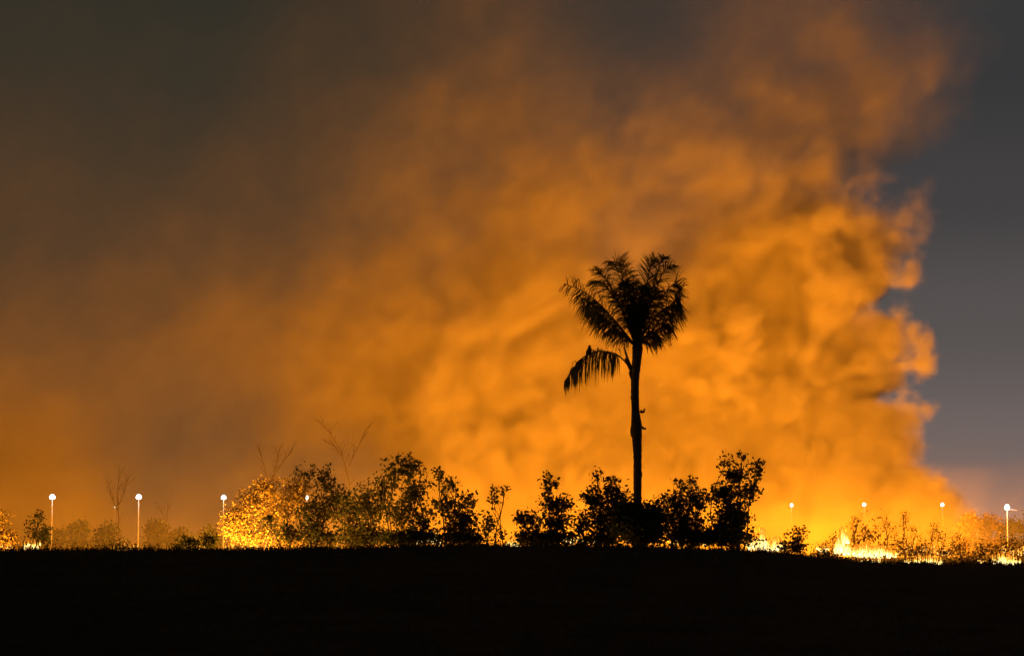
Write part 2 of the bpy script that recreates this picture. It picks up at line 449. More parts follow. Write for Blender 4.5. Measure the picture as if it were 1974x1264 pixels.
# ------------------------------------------------------------------ scrub: bushes and trees
def bend(a, b, rnd, k, n=5):
    a, b = Vector(a), Vector(b); d = (b - a).length
    off = Vector((rnd.gauss(0, 1), rnd.gauss(0, 1), abs(rnd.gauss(0, .5)))) * d * k
    return [a.lerp(b, i / n) + off * math.sin(math.pi * i / n) + Vector((rnd.gauss(0, 1), rnd.gauss(0, 1), rnd.gauss(0, 1))) * d * .012 * (0 < i < n) for i in range(n + 1)]
def bush(name, label, cat, D, base_px, lobes, seed, leaf_size=.15, leafmat=None, group=None, per=7, spread=.17, stem_r=.05, barkmat=None, avoid=None):
    """lobes: (centre px x, centre px y, half width px, half height px, leaf clusters)"""
    rnd = random.Random(seed)
    if 98.4 < D < 110:
        lobes = [(cx, cy, rx * 1.12, ry * 1.05, int(n * 1.2)) for cx, cy, rx, ry, n in lobes]
        a, b = min(l[0] - l[2] for l in lobes), max(l[0] + l[2] for l in lobes)
        if b - a > 60: lobes.append(((a + b) / 2, 1036, (b - a) * .56, 20, int((b - a) * 1.05)))
    p0 = at(base_px, 1050, D); p0.z = ground_z(p0.x, D) - .03
    root = empty(name, p0); tag(root, label, cat, group)
    st, lv = MB(), MB()
    k = D / FPX
    zero = Vector((0, 0, 0))
    for (cx, cy, rx, ry, n) in lobes:
        c = at(cx, cy, D) - p0
        dep = min(rx, 70) * k * .8
        c.y += rnd.uniform(-.4, .4) * dep
        low = c - Vector((0, 0, ry * k * .5))
        if low.z < .1: low.z = .1
        main = bend(zero + Vector((rnd.gauss(0, .06), rnd.gauss(0, .06), 0)), low, rnd, .10, 6)
        st.tube(main, [stem_r * (1 - .11 * i) for i in range(7)], 5)
        hubs = []
        for _ in range(max(3, n // 9)):
            v = Vector((rnd.gauss(0, 1), rnd.gauss(0, 1), rnd.gauss(0, 1))).normalized() * rnd.uniform(.3, .72)
            h = c + Vector((v.x * rx * k, v.y * dep, v.z * ry * k)); hubs.append(h)
            st.tube(bend(main[-1 - rnd.randint(0, 2)], h, rnd, .12, 4), [stem_r * s for s in (.42, .36, .3, .25, .2)], 4)
        for _ in range(n):
            h = rnd.choice(hubs)
            v = Vector((rnd.gauss(0, 1), rnd.gauss(0, 1), rnd.gauss(0, 1))).normalized() * (rnd.random() ** .45) * rnd.choice((1, 1, 1.08, 1.32))
            q = c + Vector((v.x * rx * k, v.y * dep, v.z * ry * k))
            q = q.lerp(h, .3)
            if q.z < .03: q.z = .03 + rnd.random() * .2
            st.tube([h, h.lerp(q, .5) + Vector((rnd.gauss(0, .03), rnd.gauss(0, .03), rnd.gauss(0, .03))), q], [stem_r * .17, stem_r * .14, stem_r * .10], 3, cap=False)
            for _k in range(rnd.randint(per - 3, per + 2)):
                lp = q + Vector((rnd.gauss(0, spread), rnd.gauss(0, spread), rnd.gauss(0, spread))) * .7
                if avoid:
                    ap = at(avoid[0], avoid[1], D + lp.y) - p0
                    if (Vector((ap.x, 0, ap.z)) - Vector((lp.x, 0, lp.z))).length < avoid[2] * k: continue
                leaf(lv, lp, leaf_size, rnd)
    st.build('stems', barkmat or M_bark, root)
    lv.build('foliage', leafmat or M_leaf, root)
    return root
G1 = 'dark bushes standing in front of the fire'
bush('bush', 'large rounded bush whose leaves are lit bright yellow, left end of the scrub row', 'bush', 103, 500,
     [(455, 1005, 32, 42, 95), (490, 975, 42, 55, 140), (545, 985, 45, 60, 120), (520, 940, 38, 25, 50), (575, 945, 34, 38, 70)], 1, .105, M_leafgold_lit, per=12)
bush('bush', 'small black leafy bush in front of the yellow lit bush', 'bush', 98.2, 530,
     [(520, 1005, 22, 20, 18), (560, 1025, 40, 22, 50), (600, 1015, 26, 26, 26)], 2, .15, M_leaf, G1)
bush('bush', 'tall dim brown bush right of the yellow lit bush, a white lamp showing through it', 'bush', 105, 620,
     [(590, 915, 30, 26, 26), (625, 925, 28, 36, 40), (615, 985, 55, 48, 120), (650, 960, 30, 45, 60)], 3, .14, M_leaf, None, avoid=(591, 958, 9))
bush('bush', 'dense dim bush with twiggy top, left of the airy tall bush', 'bush', 104, 700,
     [(672, 985, 34, 45, 90), (715, 975, 40, 50, 120), (735, 945, 18, 34, 34), (700, 1025, 60, 28, 110)], 4, .14, M_leaf, G1)
bush('bush', 'tallest bush of the left group with an airy round see-through top', 'bush', 100, 790,
     [(785, 900, 44, 32, 58), (757, 925, 22, 30, 24), (800, 945, 44, 34, 62), (770, 985, 42, 32, 70), (815, 1000, 38, 34, 52), (790, 1035, 70, 18, 70)], 5, .155, M_leaf, G1, spread=.15)
bush('bush', 'ragged bush with one thin shoot on top, right of the airy tall bush', 'bush', 100.5, 870,
     [(845, 912, 7, 20, 8), (868, 935, 26, 22, 20), (862, 970, 38, 26, 56), (905, 965, 26, 20, 26), (890, 1005, 44, 32, 96), (900, 1035, 50, 16, 60)], 6, .155, M_leaf, G1)
bush('sapling', 'slender upright sapling with a sparse leafy head in the gap between bushes', 'sapling', 101, 950,
     [(952, 960, 12, 28, 16), (972, 950, 8, 12, 5), (945, 1000, 16, 24, 20), (962, 1030, 14, 14, 12)], 7, .14, M_leaf, None, stem_r=.045)
bush('bush', 'pointed bush with a narrow tuft on top, left of the palm', 'bush', 100, 1060,
     [(1058, 935, 15, 28, 24), (1062, 972, 30, 24, 40), (1085, 975, 26, 18, 34), (1025, 1003, 34, 22, 46), (1000, 1000, 12, 12, 12), (1080, 1005, 42, 24, 70), (1050, 1035, 66, 14, 60)], 8, .155, M_leaf, G1)
bush('bush', 'bush with sparse sprigs on its top, touching the palm trunk on the left', 'bush', 99.5, 1160,
     [(1150, 918, 14, 12, 9), (1180, 928, 24, 16, 16), (1140, 960, 30, 24, 50), (1185, 960, 30, 28, 76), (1165, 1000, 44, 34, 120), (1125, 1010, 26, 26, 40)], 9, .155, M_leaf, G1)
bush('bush', 'solid black bush wrapped round the foot of the palm', 'bush', 97, 1225,
     [(1215, 1000, 46, 44, 330), (1262, 1000, 30, 40, 150), (1240, 1030, 62, 26, 170)], 10, .17, M_leaf, G1, per=9)
bush('bush', 'low broad bush with short sprigs, just right of the palm', 'bush', 100, 1320,
     [(1312, 935, 20, 16, 12), (1335, 932, 12, 14, 9), (1300, 970, 34, 26, 62), (1345, 965, 34, 26, 76), (1320, 1005, 56, 34, 130), (1330, 1035, 64, 14, 60)], 11, .155, M_leaf, G1)
bush('bush', 'tallest bush on the right, one stalk poking above its spiky crown', 'bush', 99, 1420,
     [(1431, 878, 5, 14, 6), (1395, 892, 16, 16, 12), (1425, 915, 36, 24, 50), (1455, 910, 18, 26, 24), (1400, 950, 34, 30, 80), (1445, 950, 26, 30, 40), (1412, 1000, 42, 40, 190), (1390, 1030, 60, 20, 100)], 12, .155, M_leaf, G1)
bush('bush', 'small black bush standing in front of the bright flames', 'bush', 96, 1535,
     [(1535, 1030, 20, 16, 30), (1533, 1052, 24, 20, 80), (1510, 1050, 10, 14, 14)], 13, .12, M_leaf, G1, stem_r=.03)
bush('bush', 'tiny bush on the field edge, right of the small black bush', 'bush', 95.8, 1592,
     [(1590, 1068, 14, 10, 24), (1574, 1062, 6, 8, 7)], 14, .10, M_leaf, G1, stem_r=.02)
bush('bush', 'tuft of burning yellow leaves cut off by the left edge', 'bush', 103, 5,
     [(2, 1010, 20, 30, 40), (12, 1040, 24, 18, 40), (-15, 1000, 20, 30, 30)], 15, .13, M_leafgold_lit, None)
bush('sapling', 'small dark sapling below the leftmost street lamp', 'sapling', 108, 74,
     [(75, 1000, 14, 16, 12), (62, 1015, 14, 14, 9), (92, 1020, 14, 16, 10)], 16, .13, M_leaf, None, stem_r=.035)
bush('bush', 'low dark scrub mound left of the yellow lit bush', 'bush', 96.6, 385,
     [(365, 1046, 34, 14, 60), (405, 1042, 24, 18, 50), (345, 1052, 20, 8, 20)], 17, .12, M_leaf, G1, stem_r=.025)
bush('bush', 'low weedy tuft along the left field edge under the second lamp', 'bush', 96.5, 240,
     [(235, 1055, 30, 7, 26), (190, 1057, 20, 5, 12), (290, 1056, 22, 6, 14)], 18, .10, M_leaf, G1, stem_r=.02)

# orange scrub inside the right hand fire
G2 = 'burning shrubs inside the right hand fire'
mids = [(1655, 1020, 22, 34, 'thin orange shrub right of the tall flame, lit from below'), (1700, 1015, 34, 30, 'wide orange twiggy shrub above the longest flame'),
        (1750, 1015, 30, 36, 'reddish glowing shrub in the middle of the right hand fire'), (1805, 1030, 36, 28, 'hazy brown shrub right of the middle of the fire'),
        (1850, 1045, 26, 20, 'low smoky shrub near the foot of the smoke slope')]
for i, (cx, cy, rx, ry, lb) in enumerate(mids):
    bush('bush', lb, 'bush', 150 + 4 * i, cx, [(cx - 8, cy, rx * .7, ry, 18), (cx + 12, cy + 8, rx * .8, ry * .8, 20), (cx, cy - ry * .7, rx * .5, ry * .4, 5)],
         30 + i, .13, M_leafdry_lit, G2, per=5, spread=.22, barkmat=M_twig)
lows = [(1604, 1050, 'low glowing scrub behind the tallest tongue of flame'), (1668, 1036, 'orange scrub above the left end of the longest flame'),
        (1722, 1048, 'orange scrub above the right end of the longest flame'), (1768, 1058, 'glowing weeds behind the thin strip of flame'),
        (1832, 1058, 'dark reddish weeds right of the thin strip of flame'), (1880, 1066, 'dull orange weeds above the tiny flame'),
        (1925, 1056, 'reddish scrub behind the left half of the blazing heap'), (1968, 1048, 'reddish scrub behind the right half of the blazing heap')]
for i, (cx, cy, lb) in enumerate(lows):
    bush('scrub', lb, 'scrub', 112 + (i * 7) % 17, cx, [(cx - 14, cy + 3, 20, 12 + (i * 5) % 9, 16 + (i * 7) % 12), (cx + 14, cy, 20, 10 + (i * 3) % 8, 16 + (i * 11) % 12), (cx, 1070, 30, 7, 20), (cx + 4, cy - 14, 10, 8, 4)],
         130 + i, .12, M_leafdry_lit, 'low scrub glowing inside the right hand fire', per=6, spread=.24, stem_r=.018, barkmat=M_twig)
# the far tree line
G3 = 'far trees beyond the fire'
fars = [(1868, 1010, 22, 22, 'brown far tree at the foot of the smoke slope', M_leafdry_lit), (1905, 1012, 26, 24, 'brown far tree left of the brightest lamp', M_leafdry_lit),
        (1945, 1018, 28, 22, 'dusky far tree directly under the brightest lamp', M_leaf), (1985, 1012, 26, 26, 'dusky far tree cut off by the right edge', M_leaf),
        (150, 1022, 24, 22, 'dim far tree between the first and second street lamp', M_leaf), (205, 1028, 26, 18, 'dim low far tree beside the thin bare tree', M_leaf),
        (300, 1022, 26, 22, 'dim far tree right of the second street lamp', M_leaf), (345, 1032, 24, 14, 'dim low far tree left of the third street lamp', M_leaf),
        (402, 1030, 20, 18, 'small dim far tree below the third street lamp', M_leaf), (110, 1034, 20, 12, 'small dim far tree behind the leftmost lamp post', M_leaf)]
for i, (cx, cy, rx, ry, lb, mt) in enumerate(fars):
    bush('tree', lb, 'tree', 345 + (i % 4) * 3, cx, [(cx - rx * .4, cy + 4, rx * .7, ry * .8, 60), (cx + rx * .4, cy, rx * .7, ry * .9, 60), (cx, cy - ry * .5, rx * .6, ry * .6, 26), (cx, 1044, rx * 1.3, 12, 80)],
         50 + i, .42, mt, G3, per=6, spread=.5, stem_r=.14)

# leafless trees standing in the smoke
def bare_tree(label, D, base_px, limbs, seed, r=.10, base_py=1050):
    rnd = random.Random(seed)
    p0 = at(base_px, base_py, D); p0.z = ground_z(p0.x, D)
    root = empty('bare_tree', p0); tag(root, label, 'tree', 'leafless trees standing in the smoke')
    tr, br = MB(), MB()
    for j, limb in enumerate(limbs):
        pts = [at(x, y, D) - p0 + Vector((0, rnd.uniform(-.6, .6) * (_i > (1 if j == 0 else 0)), 0)) for _i, (x, y) in enumerate(limb)]
        if j == 0: pts[0] = Vector((0, 0, 0))
        n = len(pts)
        (tr if j == 0 else br).tube(pts, [r * (1 if j == 0 else .55) * (1 - .8 * i / (n - 1)) for i in range(n)], 5)
        for i in range(1, n):
            for _ in range(11):
                a = pts[i - 1].lerp(pts[i], rnd.random())
                d = (pts[i] - pts[i - 1]).normalized() + Vector((rnd.gauss(0, .6), rnd.gauss(0, .6), rnd.uniform(.1, .6)))
                L = rnd.uniform(.8, 2.6)
                q = a + d.normalized() * L
                br.tube([a, a.lerp(q, .5) + Vector((0, 0, .1)), q], [r * .25, r * .18, r * .08], 3)
                for _k in range(2):
                    b = a.lerp(q, rnd.uniform(.4, .9)); dd = d + Vector((rnd.gauss(0, .7), rnd.gauss(0, .7), .2))
                    br.tube([b, b + dd.normalized() * rnd.uniform(.4, 1.1)], [r * .12, r * .05], 3)
    tr.build('trunk', M_bark, root); br.build('branches', M_bark, root)
bare_tree('tall thin leafless tree between the first two street lamps', 380, 228, [[(228, 1050), (229, 1000), (227, 950), (230, 895)], [(228, 985), (215, 955), (208, 930)], [(228, 975), (240, 950), (246, 925)]], 71, .13)
bare_tree('leafless tree with a long limb leaning left above the brown bushes', 397, 676, [[(676, 1050), (674, 930), (658, 870), (638, 835), (612, 808)], [(660, 880), (645, 860), (625, 850)], [(672, 900), (690, 860), (712, 820)]], 72, .16)
bare_tree('faint twiggy leafless tree above the yellow lit bush', 402, 525, [[(525, 1050), (522, 950), (510, 900), (497, 858)], [(522, 930), (535, 890), (538, 868)], [(523, 925), (550, 885), (562, 870)]], 73, .15)
bare_tree('faint leafless sapling right of the second street lamp', 374, 322, [[(322, 1050), (321, 1010), (324, 970)], [(321, 1005), (312, 985)]], 74, .09)

# ------------------------------------------------------------------ palm
PD = 98.0
def chain(pts, n):
    """smooth curve through points"""
    P = [Vector(p) for p in pts]; P = [P[0] * 2 - P[1]] + P + [P[-1] * 2 - P[-2]]
    out = []; m = len(P) - 3
    for i in range(n + 1):
        u = i / n * m; s = min(int(u), m - 1); f = u - s
        a, b, c, d = P[s:s + 4]
        out.append(.5 * ((2 * b) + (c - a) * f + (2 * a - 5 * b + 4 * c - d) * f * f + (3 * b - a - 3 * c + d) * f ** 3))
    return out
def build_palm():
    p0 = at(1228, 1050, PD); p0.z = ground_z(p0.x, PD) - .05
    root = empty('palm_tree', p0)
    tag(root, 'tall lone palm with a black feathery crown and one hanging frond, silhouetted on the smoke', 'palm tree')
    rnd = random.Random(5)
    W = lambda px, py, dy=0.0: at(px, py, PD + dy) - p0
    cpt = [(1228, 1060), (1229, 1000), (1229, 940), (1229, 880), (1228, 850), (1227, 820), (1225, 790), (1224, 740), (1227, 700), (1229, 670), (1229, 640)]
    wpx = [17, 16, 15.5, 16, 18, 21.5, 15, 15.5, 17, 20, 16]
    cl = chain([W(x, y) for x, y in cpt], 90)
    mb = MB()
    ws = np.interp(np.linspace(0, 1, 91), np.linspace(0, 1, len(wpx)), wpx)
    mb.tube(cl, [w * .5 * mpp(PD) * (1 + .05 * (i % 3 == 0) + rnd.uniform(-.03, .03)) for i, w in enumerate(ws)], 12)
    mb.build('trunk', M_trunk, root, smooth=False)
    for (a, b, c) in (((1234, 792), (1240, 794), (1243, 787)), ((1233, 820), (1240, 825), (1246, 826)), ((1220, 818), (1217, 830), (1218, 842)), ((1221, 735), (1216, 725), (1213, 716)),
                      ((1222, 775), (1218, 768), (1217, 762)), ((1232, 905), (1236, 912), (1236, 920)), ((1220, 715), (1210, 692), (1203, 668)), ((1221, 722), (1209, 700), (1205, 690))):
        s = MB(); s.tube(chain([W(*a), W(*b), W(*c)], 6), [.075, .07, .06, .055, .05, .04, .03], 6); s.build('leaf_stub', M_trunk, root)
    UPV = Vector((0, 0, 1))
    def frond(pts, dy, side, L, n=44, droop=1.0, r0=.055, start=.14, fwd=.7, seed=0, tipL=.45, hang=False):
        rn = random.Random(seed); n = int(n * 1.6); L *= (1.12 if hang else 1.1); droop *= .6
        c = chain([W(x, y, dy * (i / (len(pts) - 1)) ** 1.2) for i, (x, y) in enumerate(pts)], 36)
        st = MB(); st.tube(c, [r0 * (1 - .82 * i / 36) for i in range(37)], 5)
        fr = st.build('frond', M_trunk, root)
        lf = MB()
        for k in range(n):
            u = start + (1 - start) * (k + rn.random() * .6) / n
            i = min(35, int(u * 36)); f = u * 36 - i
            p = c[i].lerp(c[i + 1], f); T = (c[i + 1] - c[i]).normalized()
            for sg in (-1, 1):
                S = Vector(side) * sg
                if hang: S = Vector((0, sg * .45, 1 if rn.random() < (.08 + .25 * (u > .75)) else -1))
                S = (S - T * S.dot(T))
                if S.length < .1: S = Vector((0, sg, 0))
                S.normalize()
                S = (S + Vector((rn.gauss(0, .22), rn.gauss(0, .3), rn.gauss(0, .22))))
                d = (S + T * (fwd + rn.gauss(0, .12))).normalized()
                prof = math.sin(math.pi * min(1, (.18 + (u - start) / (1 - start) * .74))) ** .6
                if u > .8: prof = max(prof * .8, tipL)
                ln = L * prof * rn.uniform(.8, 1.12)
                q = p.copy(); w0 = rn.uniform(.016, .025); prev = None
                wdir = T.cross(d); wdir = wdir.normalized() if wdir.length > .05 else UPV
                wdir = (wdir * .5 + Vector((rn.gauss(0, .6), rn.gauss(0, .3), rn.gauss(0, .5)))).normalized()
                for s in range(6):
                    ww = w0 * (1, 1.1, 1, .8, .55, .12)[s]
                    cur = (q - wdir * ww, q + wdir * ww)
                    if prev: lf.poly([prev[0], prev[1], cur[1], cur[0]])
                    prev = cur
                    d = (d + Vector((0, 0, -1)) * (.10 + .14 * s) * droop * rn.uniform(.6, 1.3)).normalized()
                    q = q + d * ln / 5
        o = lf.build('leaflets', M_palm, fr)
    X, Yv = (1, .15, 0), (.25, 1, 0)
    B = (1226, 668)
    frond([B, (1190, 625), (1160, 590), (1125, 562), (1087, 546)], -.5, (.2, 1, .25), 1.05, 50, 1.25, seed=1, fwd=.45, hang=True)
    frond([B, (1200, 600), (1178, 555), (1160, 528), (1148, 515)], .4, (.8, .6, 0), .85, 44, .9, seed=2)
    frond([B, (1208, 590), (1200, 535), (1192, 507), (1172, 505)], -.6, X, .75, 44, .6, seed=3)
    frond([B, (1212, 590), (1210, 540), (1200, 500)], .8, X, .7, 40, .5, seed=4)
    frond([B, (1240, 600), (1248, 545), (1254, 512), (1262, 497)], .2, X, .70, 44, .35, seed=5, fwd=1.1)
    frond([B, (1246, 610), (1264, 560), (1280, 522), (1300, 512)], -.7, X, .78, 44, .6, seed=6, fwd=.9)
    frond([B, (1244, 600), (1262, 545), (1274, 505), (1282, 495)], .8, X, .6, 40, .45, seed=7, fwd=1.2)
    frond([B, (1250, 620), (1275, 575), (1298, 548), (1317, 552)], .1, (.3, 1, .1), 1.0, 48, 1.1, seed=8, fwd=.5, hang=True)
    frond([B, (1255, 640), (1280, 605), (1300, 580), (1310, 578)], -1.3, (.3, 1, 0), 1.05, 46, 1.3, seed=9, fwd=.55, hang=True)
    frond([B, (1255, 650), (1278, 628), (1294, 622)], -.9, (.3, 1, 0), 1.0, 36, 1.4, seed=10, fwd=.5, hang=True)
    frond([B, (1180, 612), (1150, 590), (1122, 588)], 1.0, (.2, 1, .2), 1.0, 44, 1.35, seed=11, fwd=.45, hang=True)
    frond([B, (1195, 640), (1165, 612), (1142, 604)], -1.3, (.2, 1, 0), 1.0, 44, 1.45, seed=12, fwd=.5, hang=True)
    frond([B, (1205, 650), (1185, 638), (1168, 640)], -1.0, (.2, 1, 0), .8, 34, 1.6, seed=13, fwd=.5)
    frond([B, (1222, 610), (1215, 560), (1205, 540)], -1.8, X, .78, 46, 1.2, seed=14)
    frond([B, (1232, 610), (1240, 565), (1242, 548)], -2.0, X, .78, 46, 1.2, seed=15)
    frond([B, (1215, 615), (1198, 580), (1180, 560)], -1.6, X, .78, 46, 1.1, seed=16)
    frond([B, (1240, 615), (1256, 580), (1270, 560)], -1.6, X, .78, 46, 1.1, seed=17)
    frond([B, (1224, 600), (1222, 560), (1222, 530)], 1.6, X, .8, 40, .8, seed=18)
    frond([B, (1210, 620), (1185, 575), (1160, 545), (1145, 543)], 1.4, (.8, .6, 0), .95, 46, 1.1, seed=19)
    frond([B, (1240, 650), (1262, 640), (1275, 655)], .8, (.3, 1, 0), .85, 32, 1.4, seed=20, hang=True)
    frond([B, (1262, 612), (1290, 590), (1314, 586)], .9, (.2, 1, .1), 1.25, 44, .9, seed=22, fwd=.3, hang=True)
    frond([B, (1185, 618), (1150, 583), (1118, 566)], -1.2, (.2, 1, .2), 1.25, 46, .9, seed=23, fwd=.3, hang=True)
    frond([B, (1218, 600), (1212, 560), (1206, 545)], .3, X, .7, 46, 1.0, seed=24)
    frond([B, (1236, 610), (1248, 575), (1256, 552)], .5, X, .7, 46, 1.0, seed=25)
    frond([B, (1228, 620), (1230, 600), (1231, 580)], -.9, X, .8, 46, 1.0, seed=26)
    # the old frond that hangs on the left
    frond([(1221, 722), (1212, 706), (1196, 688), (1177, 679), (1150, 677), (1122, 690), (1104, 712), (1089, 738)], -.2, (0, 1, 0), 1.55, 84, 5.5, r0=.045, start=.32, fwd=.15, seed=21, tipL=.3)
build_palm()

def build_bird():
    p0 = at(1135, 684, PD - .12)
    root = empty('bird', p0)
    tag(root, 'dark bird perched upright on the hanging left palm frond', 'bird')
    M_b = pmat('dark_feathers', (.03, .025, .022), .7, .3, 20)
    k = mpp(PD)
    mb = MB()
    body = chain([(-.09, 0, -.07), (-.06, 0, .03), (.0, 0, .14), (.035, 0, .25), (.03, 0, .33), (.035, 0, .385), (.06, -.01, .41), (.075, -.01, .415)], 24)
    rr = np.interp(np.linspace(0, 1, 25), np.linspace(0, 1, 8), [.03, .08, .125, .11, .07, .062, .045, .01])
    mb.tube(body, list(rr), 12); mb.build('body', M_b, root, smooth=True)
    t = MB(); t.tube([(-.08, 0, -.02), (-.12, 0, -.13), (-.15, 0, -.24)], [.05, .045, .03], 6); t.build('tail', M_b, root)
    b = MB(); b.tube([(.08, -.01, .405), (.115, -.01, .395), (.13, -.01, .375)], [.018, .012, .003], 6); b.build('beak', M_b, root)
    for s in (-1, 1):
        w = MB(); w.tube([(.02, s * .09, .25), (-.04, s * .115, .12), (-.1, s * .08, -.04), (-.14, s * .04, -.13)], [.02, .05, .04, .008], 6); w.build('wing', M_b, root, smooth=True)
        l = MB(); l.tube([(.02, s * .04, .06), (.03, s * .045, -.01), (.05, s * .05, -.03)], [.022, .014, .01], 5); l.build('foot', M_b, root)
build_bird()

# ------------------------------------------------------------------ street lamps
def emis(name, color, strength):
    m = bpy.data.materials.new(name); t = NT(m)
    e = t.new('ShaderNodeEmission'); e.inputs[0].default_value = (*color, 1); e.inputs[1].default_value = strength
    t.l.new(e.outputs[0], t.out.inputs[0]); m.cycles.emission_sampling = 'NONE'
    return m
M_lamp = emis('lit_lamp_glass', (.86, 1.0, .96), 5.0)
M_lampblue = emis('lit_cold_lamp_glass', (.72, 1.0, 1.0), 6.0)
M_lampdim = emis('dim_lamp_glass', (1.0, .85, .5), .9)
def street_lamp(label, px, py, D, wpx, hpx, mat, energy, color=(.85, .97, .95), pole_r=.09):
    g = at(px, 1050, D); g.z = ground_z(g.x, D)
    top = at(px, py, D); H = top.z - g.z; k = mpp(D)
    root = empty('street_lamp', g); tag(root, label, 'street lamp', 'street lamps in a row beyond the fire')
    w, h = wpx * k * .36, hpx * k * .74
    mb = MB(); mb.tube([(0, 0, 0), (0, 0, H * .5), (0, 0, H - h * .35)], [pole_r * 1.25, pole_r * 1.1, pole_r * .9], 8); mb.build('pole', M_pole, root)
    mb = MB(); mb.tube([(0, 0, 0), (0, 0, .35)], [pole_r * 2.2, pole_r * 2.0], 8); mb.build('base', M_pole, root)
    # drum shaped luminaire: lit bowl under a shallow cap
    mb = MB(); mb.tube([(0, 0, H - h * .46), (0, 0, H - h * .34), (0, 0, H - h * .05), (0, 0, H + h * .3), (0, 0, H + h * .5)],
                       [w * .45, w * .8, w * .88, w * .62, w * .25], 14); mb.build('lamp_glass', mat, root, smooth=True)
    mb = MB(); mb.tube([(0, 0, H + h * .5), (0, 0, H + h * .56)], [w * .34, w * .18], 10); mb.build('lamp_cap', M_pole, root)
    if energy:
        l = bpy.data.lights.new('lamp_light', 'POINT'); l.energy = energy * 1.6; l.color = color; l.shadow_soft_size = .3
        o = bpy.data.objects.new('lamp_light', l); COL.objects.link(o); o.parent = root; o.location = (0, -w * 2.6, H - h * .6)
    return root
street_lamp('leftmost street lamp, tall pale post with a bright white head', 99, 957, 340, 19, 13, M_lamp, 260)
street_lamp('second street lamp from the left, bright white on a pale post', 266, 957, 340, 18, 13, M_lamp, 260)
street_lamp('third street lamp from the left, beside the yellow lit bush', 430, 958, 340, 16, 12, M_lamp, 220)
street_lamp('small white lamp shining through the top of the brown bush', 591, 958, 341, 9, 9, M_lamp, 100)
street_lamp('tiny faint lamp beside the thin leafless tree, between two bright lamps', 220, 977, 360, 5, 5, M_lampdim, 0, pole_r=.05)
street_lamp('small white lamp over the fire, just right of the tallest right hand bush', 1527, 973, 362, 9.5, 9.5, M_lamp, 60, pole_r=.035)
street_lamp('small white lamp over the middle of the right hand fire', 1667, 972, 362, 11, 9, M_lamp, 60, pole_r=.035)
street_lamp('small white lamp at the edge of the smoke slope', 1818, 972, 362, 11, 9, M_lamp, 60, pole_r=.035)
big = street_lamp('brightest lamp at the far right, cold bluish white with an arm', 1943, 977, 330, 17, 15, M_lampblue, 350, (.75, .95, 1))
mb = MB(); mb.tube([(0, 0, 6.9), (.8, 0, 6.85), (1.5, 0, 6.75)], [.06, .05, .04], 6); mb.build('arm', M_pole, big)

# ------------------------------------------------------------------ fire
def flame_mat(name, stops, s0, s1):
    m = bpy.data.materials.new(name); t = NT(m)
    tc = t.new('ShaderNodeTexCoord'); sp = t.new('ShaderNodeSeparateXYZ'); t.l.new(tc.outputs['Generated'], sp.inputs[0])
    geo = t.new('ShaderNodeNewGeometry')
    nz = t.noise(geo.outputs['Position'], 5.0, 3, .6)
    lw = t.new('ShaderNodeLayerWeight'); lw.inputs[0].default_value = .35
    f = t.math('ADD', t.math('ADD', sp.outputs['Z'], t.math('MULTIPLY', t.math('SUBTRACT', nz, .5), .7)), t.math('MULTIPLY', lw.outputs['Facing'], .45), clamp=True)
    e = t.new('ShaderNodeEmission')
    t.l.new(t.ramp(f, stops), e.inputs[0]); t.l.new(t.remap(f, 0, 1, s0, s1), e.inputs[1])
    tr = t.new('ShaderNodeBsdfTransparent')
    fac = t.math('MULTIPLY', t.remap(lw.outputs['Facing'], .45, .95, 0, 1, True), t.remap(f, 0, .9, .5, 1))
    mx = t.new('ShaderNodeMixShader'); t.l.new(fac, mx.inputs[0]); t.l.new(e.outputs[0], mx.inputs[1]); t.l.new(tr.outputs[0], mx.inputs[2])
    t.l.new(mx.outputs[0], t.out.inputs[0]); m.cycles.emission_sampling = 'NONE'
    return m
M_flame = flame_mat('white_hot_flame', [(0, (1, .80, .38)), (.35, (1, .72, .22)), (.65, (1, .48, .05)), (1, (1, .24, .01))], 3.0, .9)
M_flame2 = flame_mat('orange_flame', [(0, (1, .55, .12)), (.6, (1, .38, .03)), (1, (1, .2, .005))], 2.2, .8)
_tongues = []
def tongue_mesh(seed, mat):
    rnd = random.Random(seed); mb = MB()
    n = 9; lean = rnd.uniform(-.25, .25); ph = rnd.uniform(0, 6)
    pts = [(lean * (i / n) ** 1.5 + .09 * math.sin(ph + i * .8) * i / n, .05 * math.sin(ph * 2 + i), i / n) for i in range(n + 1)]
    rr = [(.22 + .1 * math.sin(i * 1.1 + ph)) * (1 - (i / n)) ** .55 * (1 if i else .8) + .004 for i in range(n + 1)]
    mb.tube(pts, rr, 8)
    me = bpy.data.meshes.new('flame'); me.from_pydata(mb.v, [], mb.f); me.update()
    me.polygons.foreach_set('use_smooth', [True] * len(me.polygons)); me.materials.append(mat)
    return me
T_hot = [tongue_mesh(i, M_flame) for i in range(8)]; T_or = [tongue_mesh(20 + i, M_flame2) for i in range(8)]
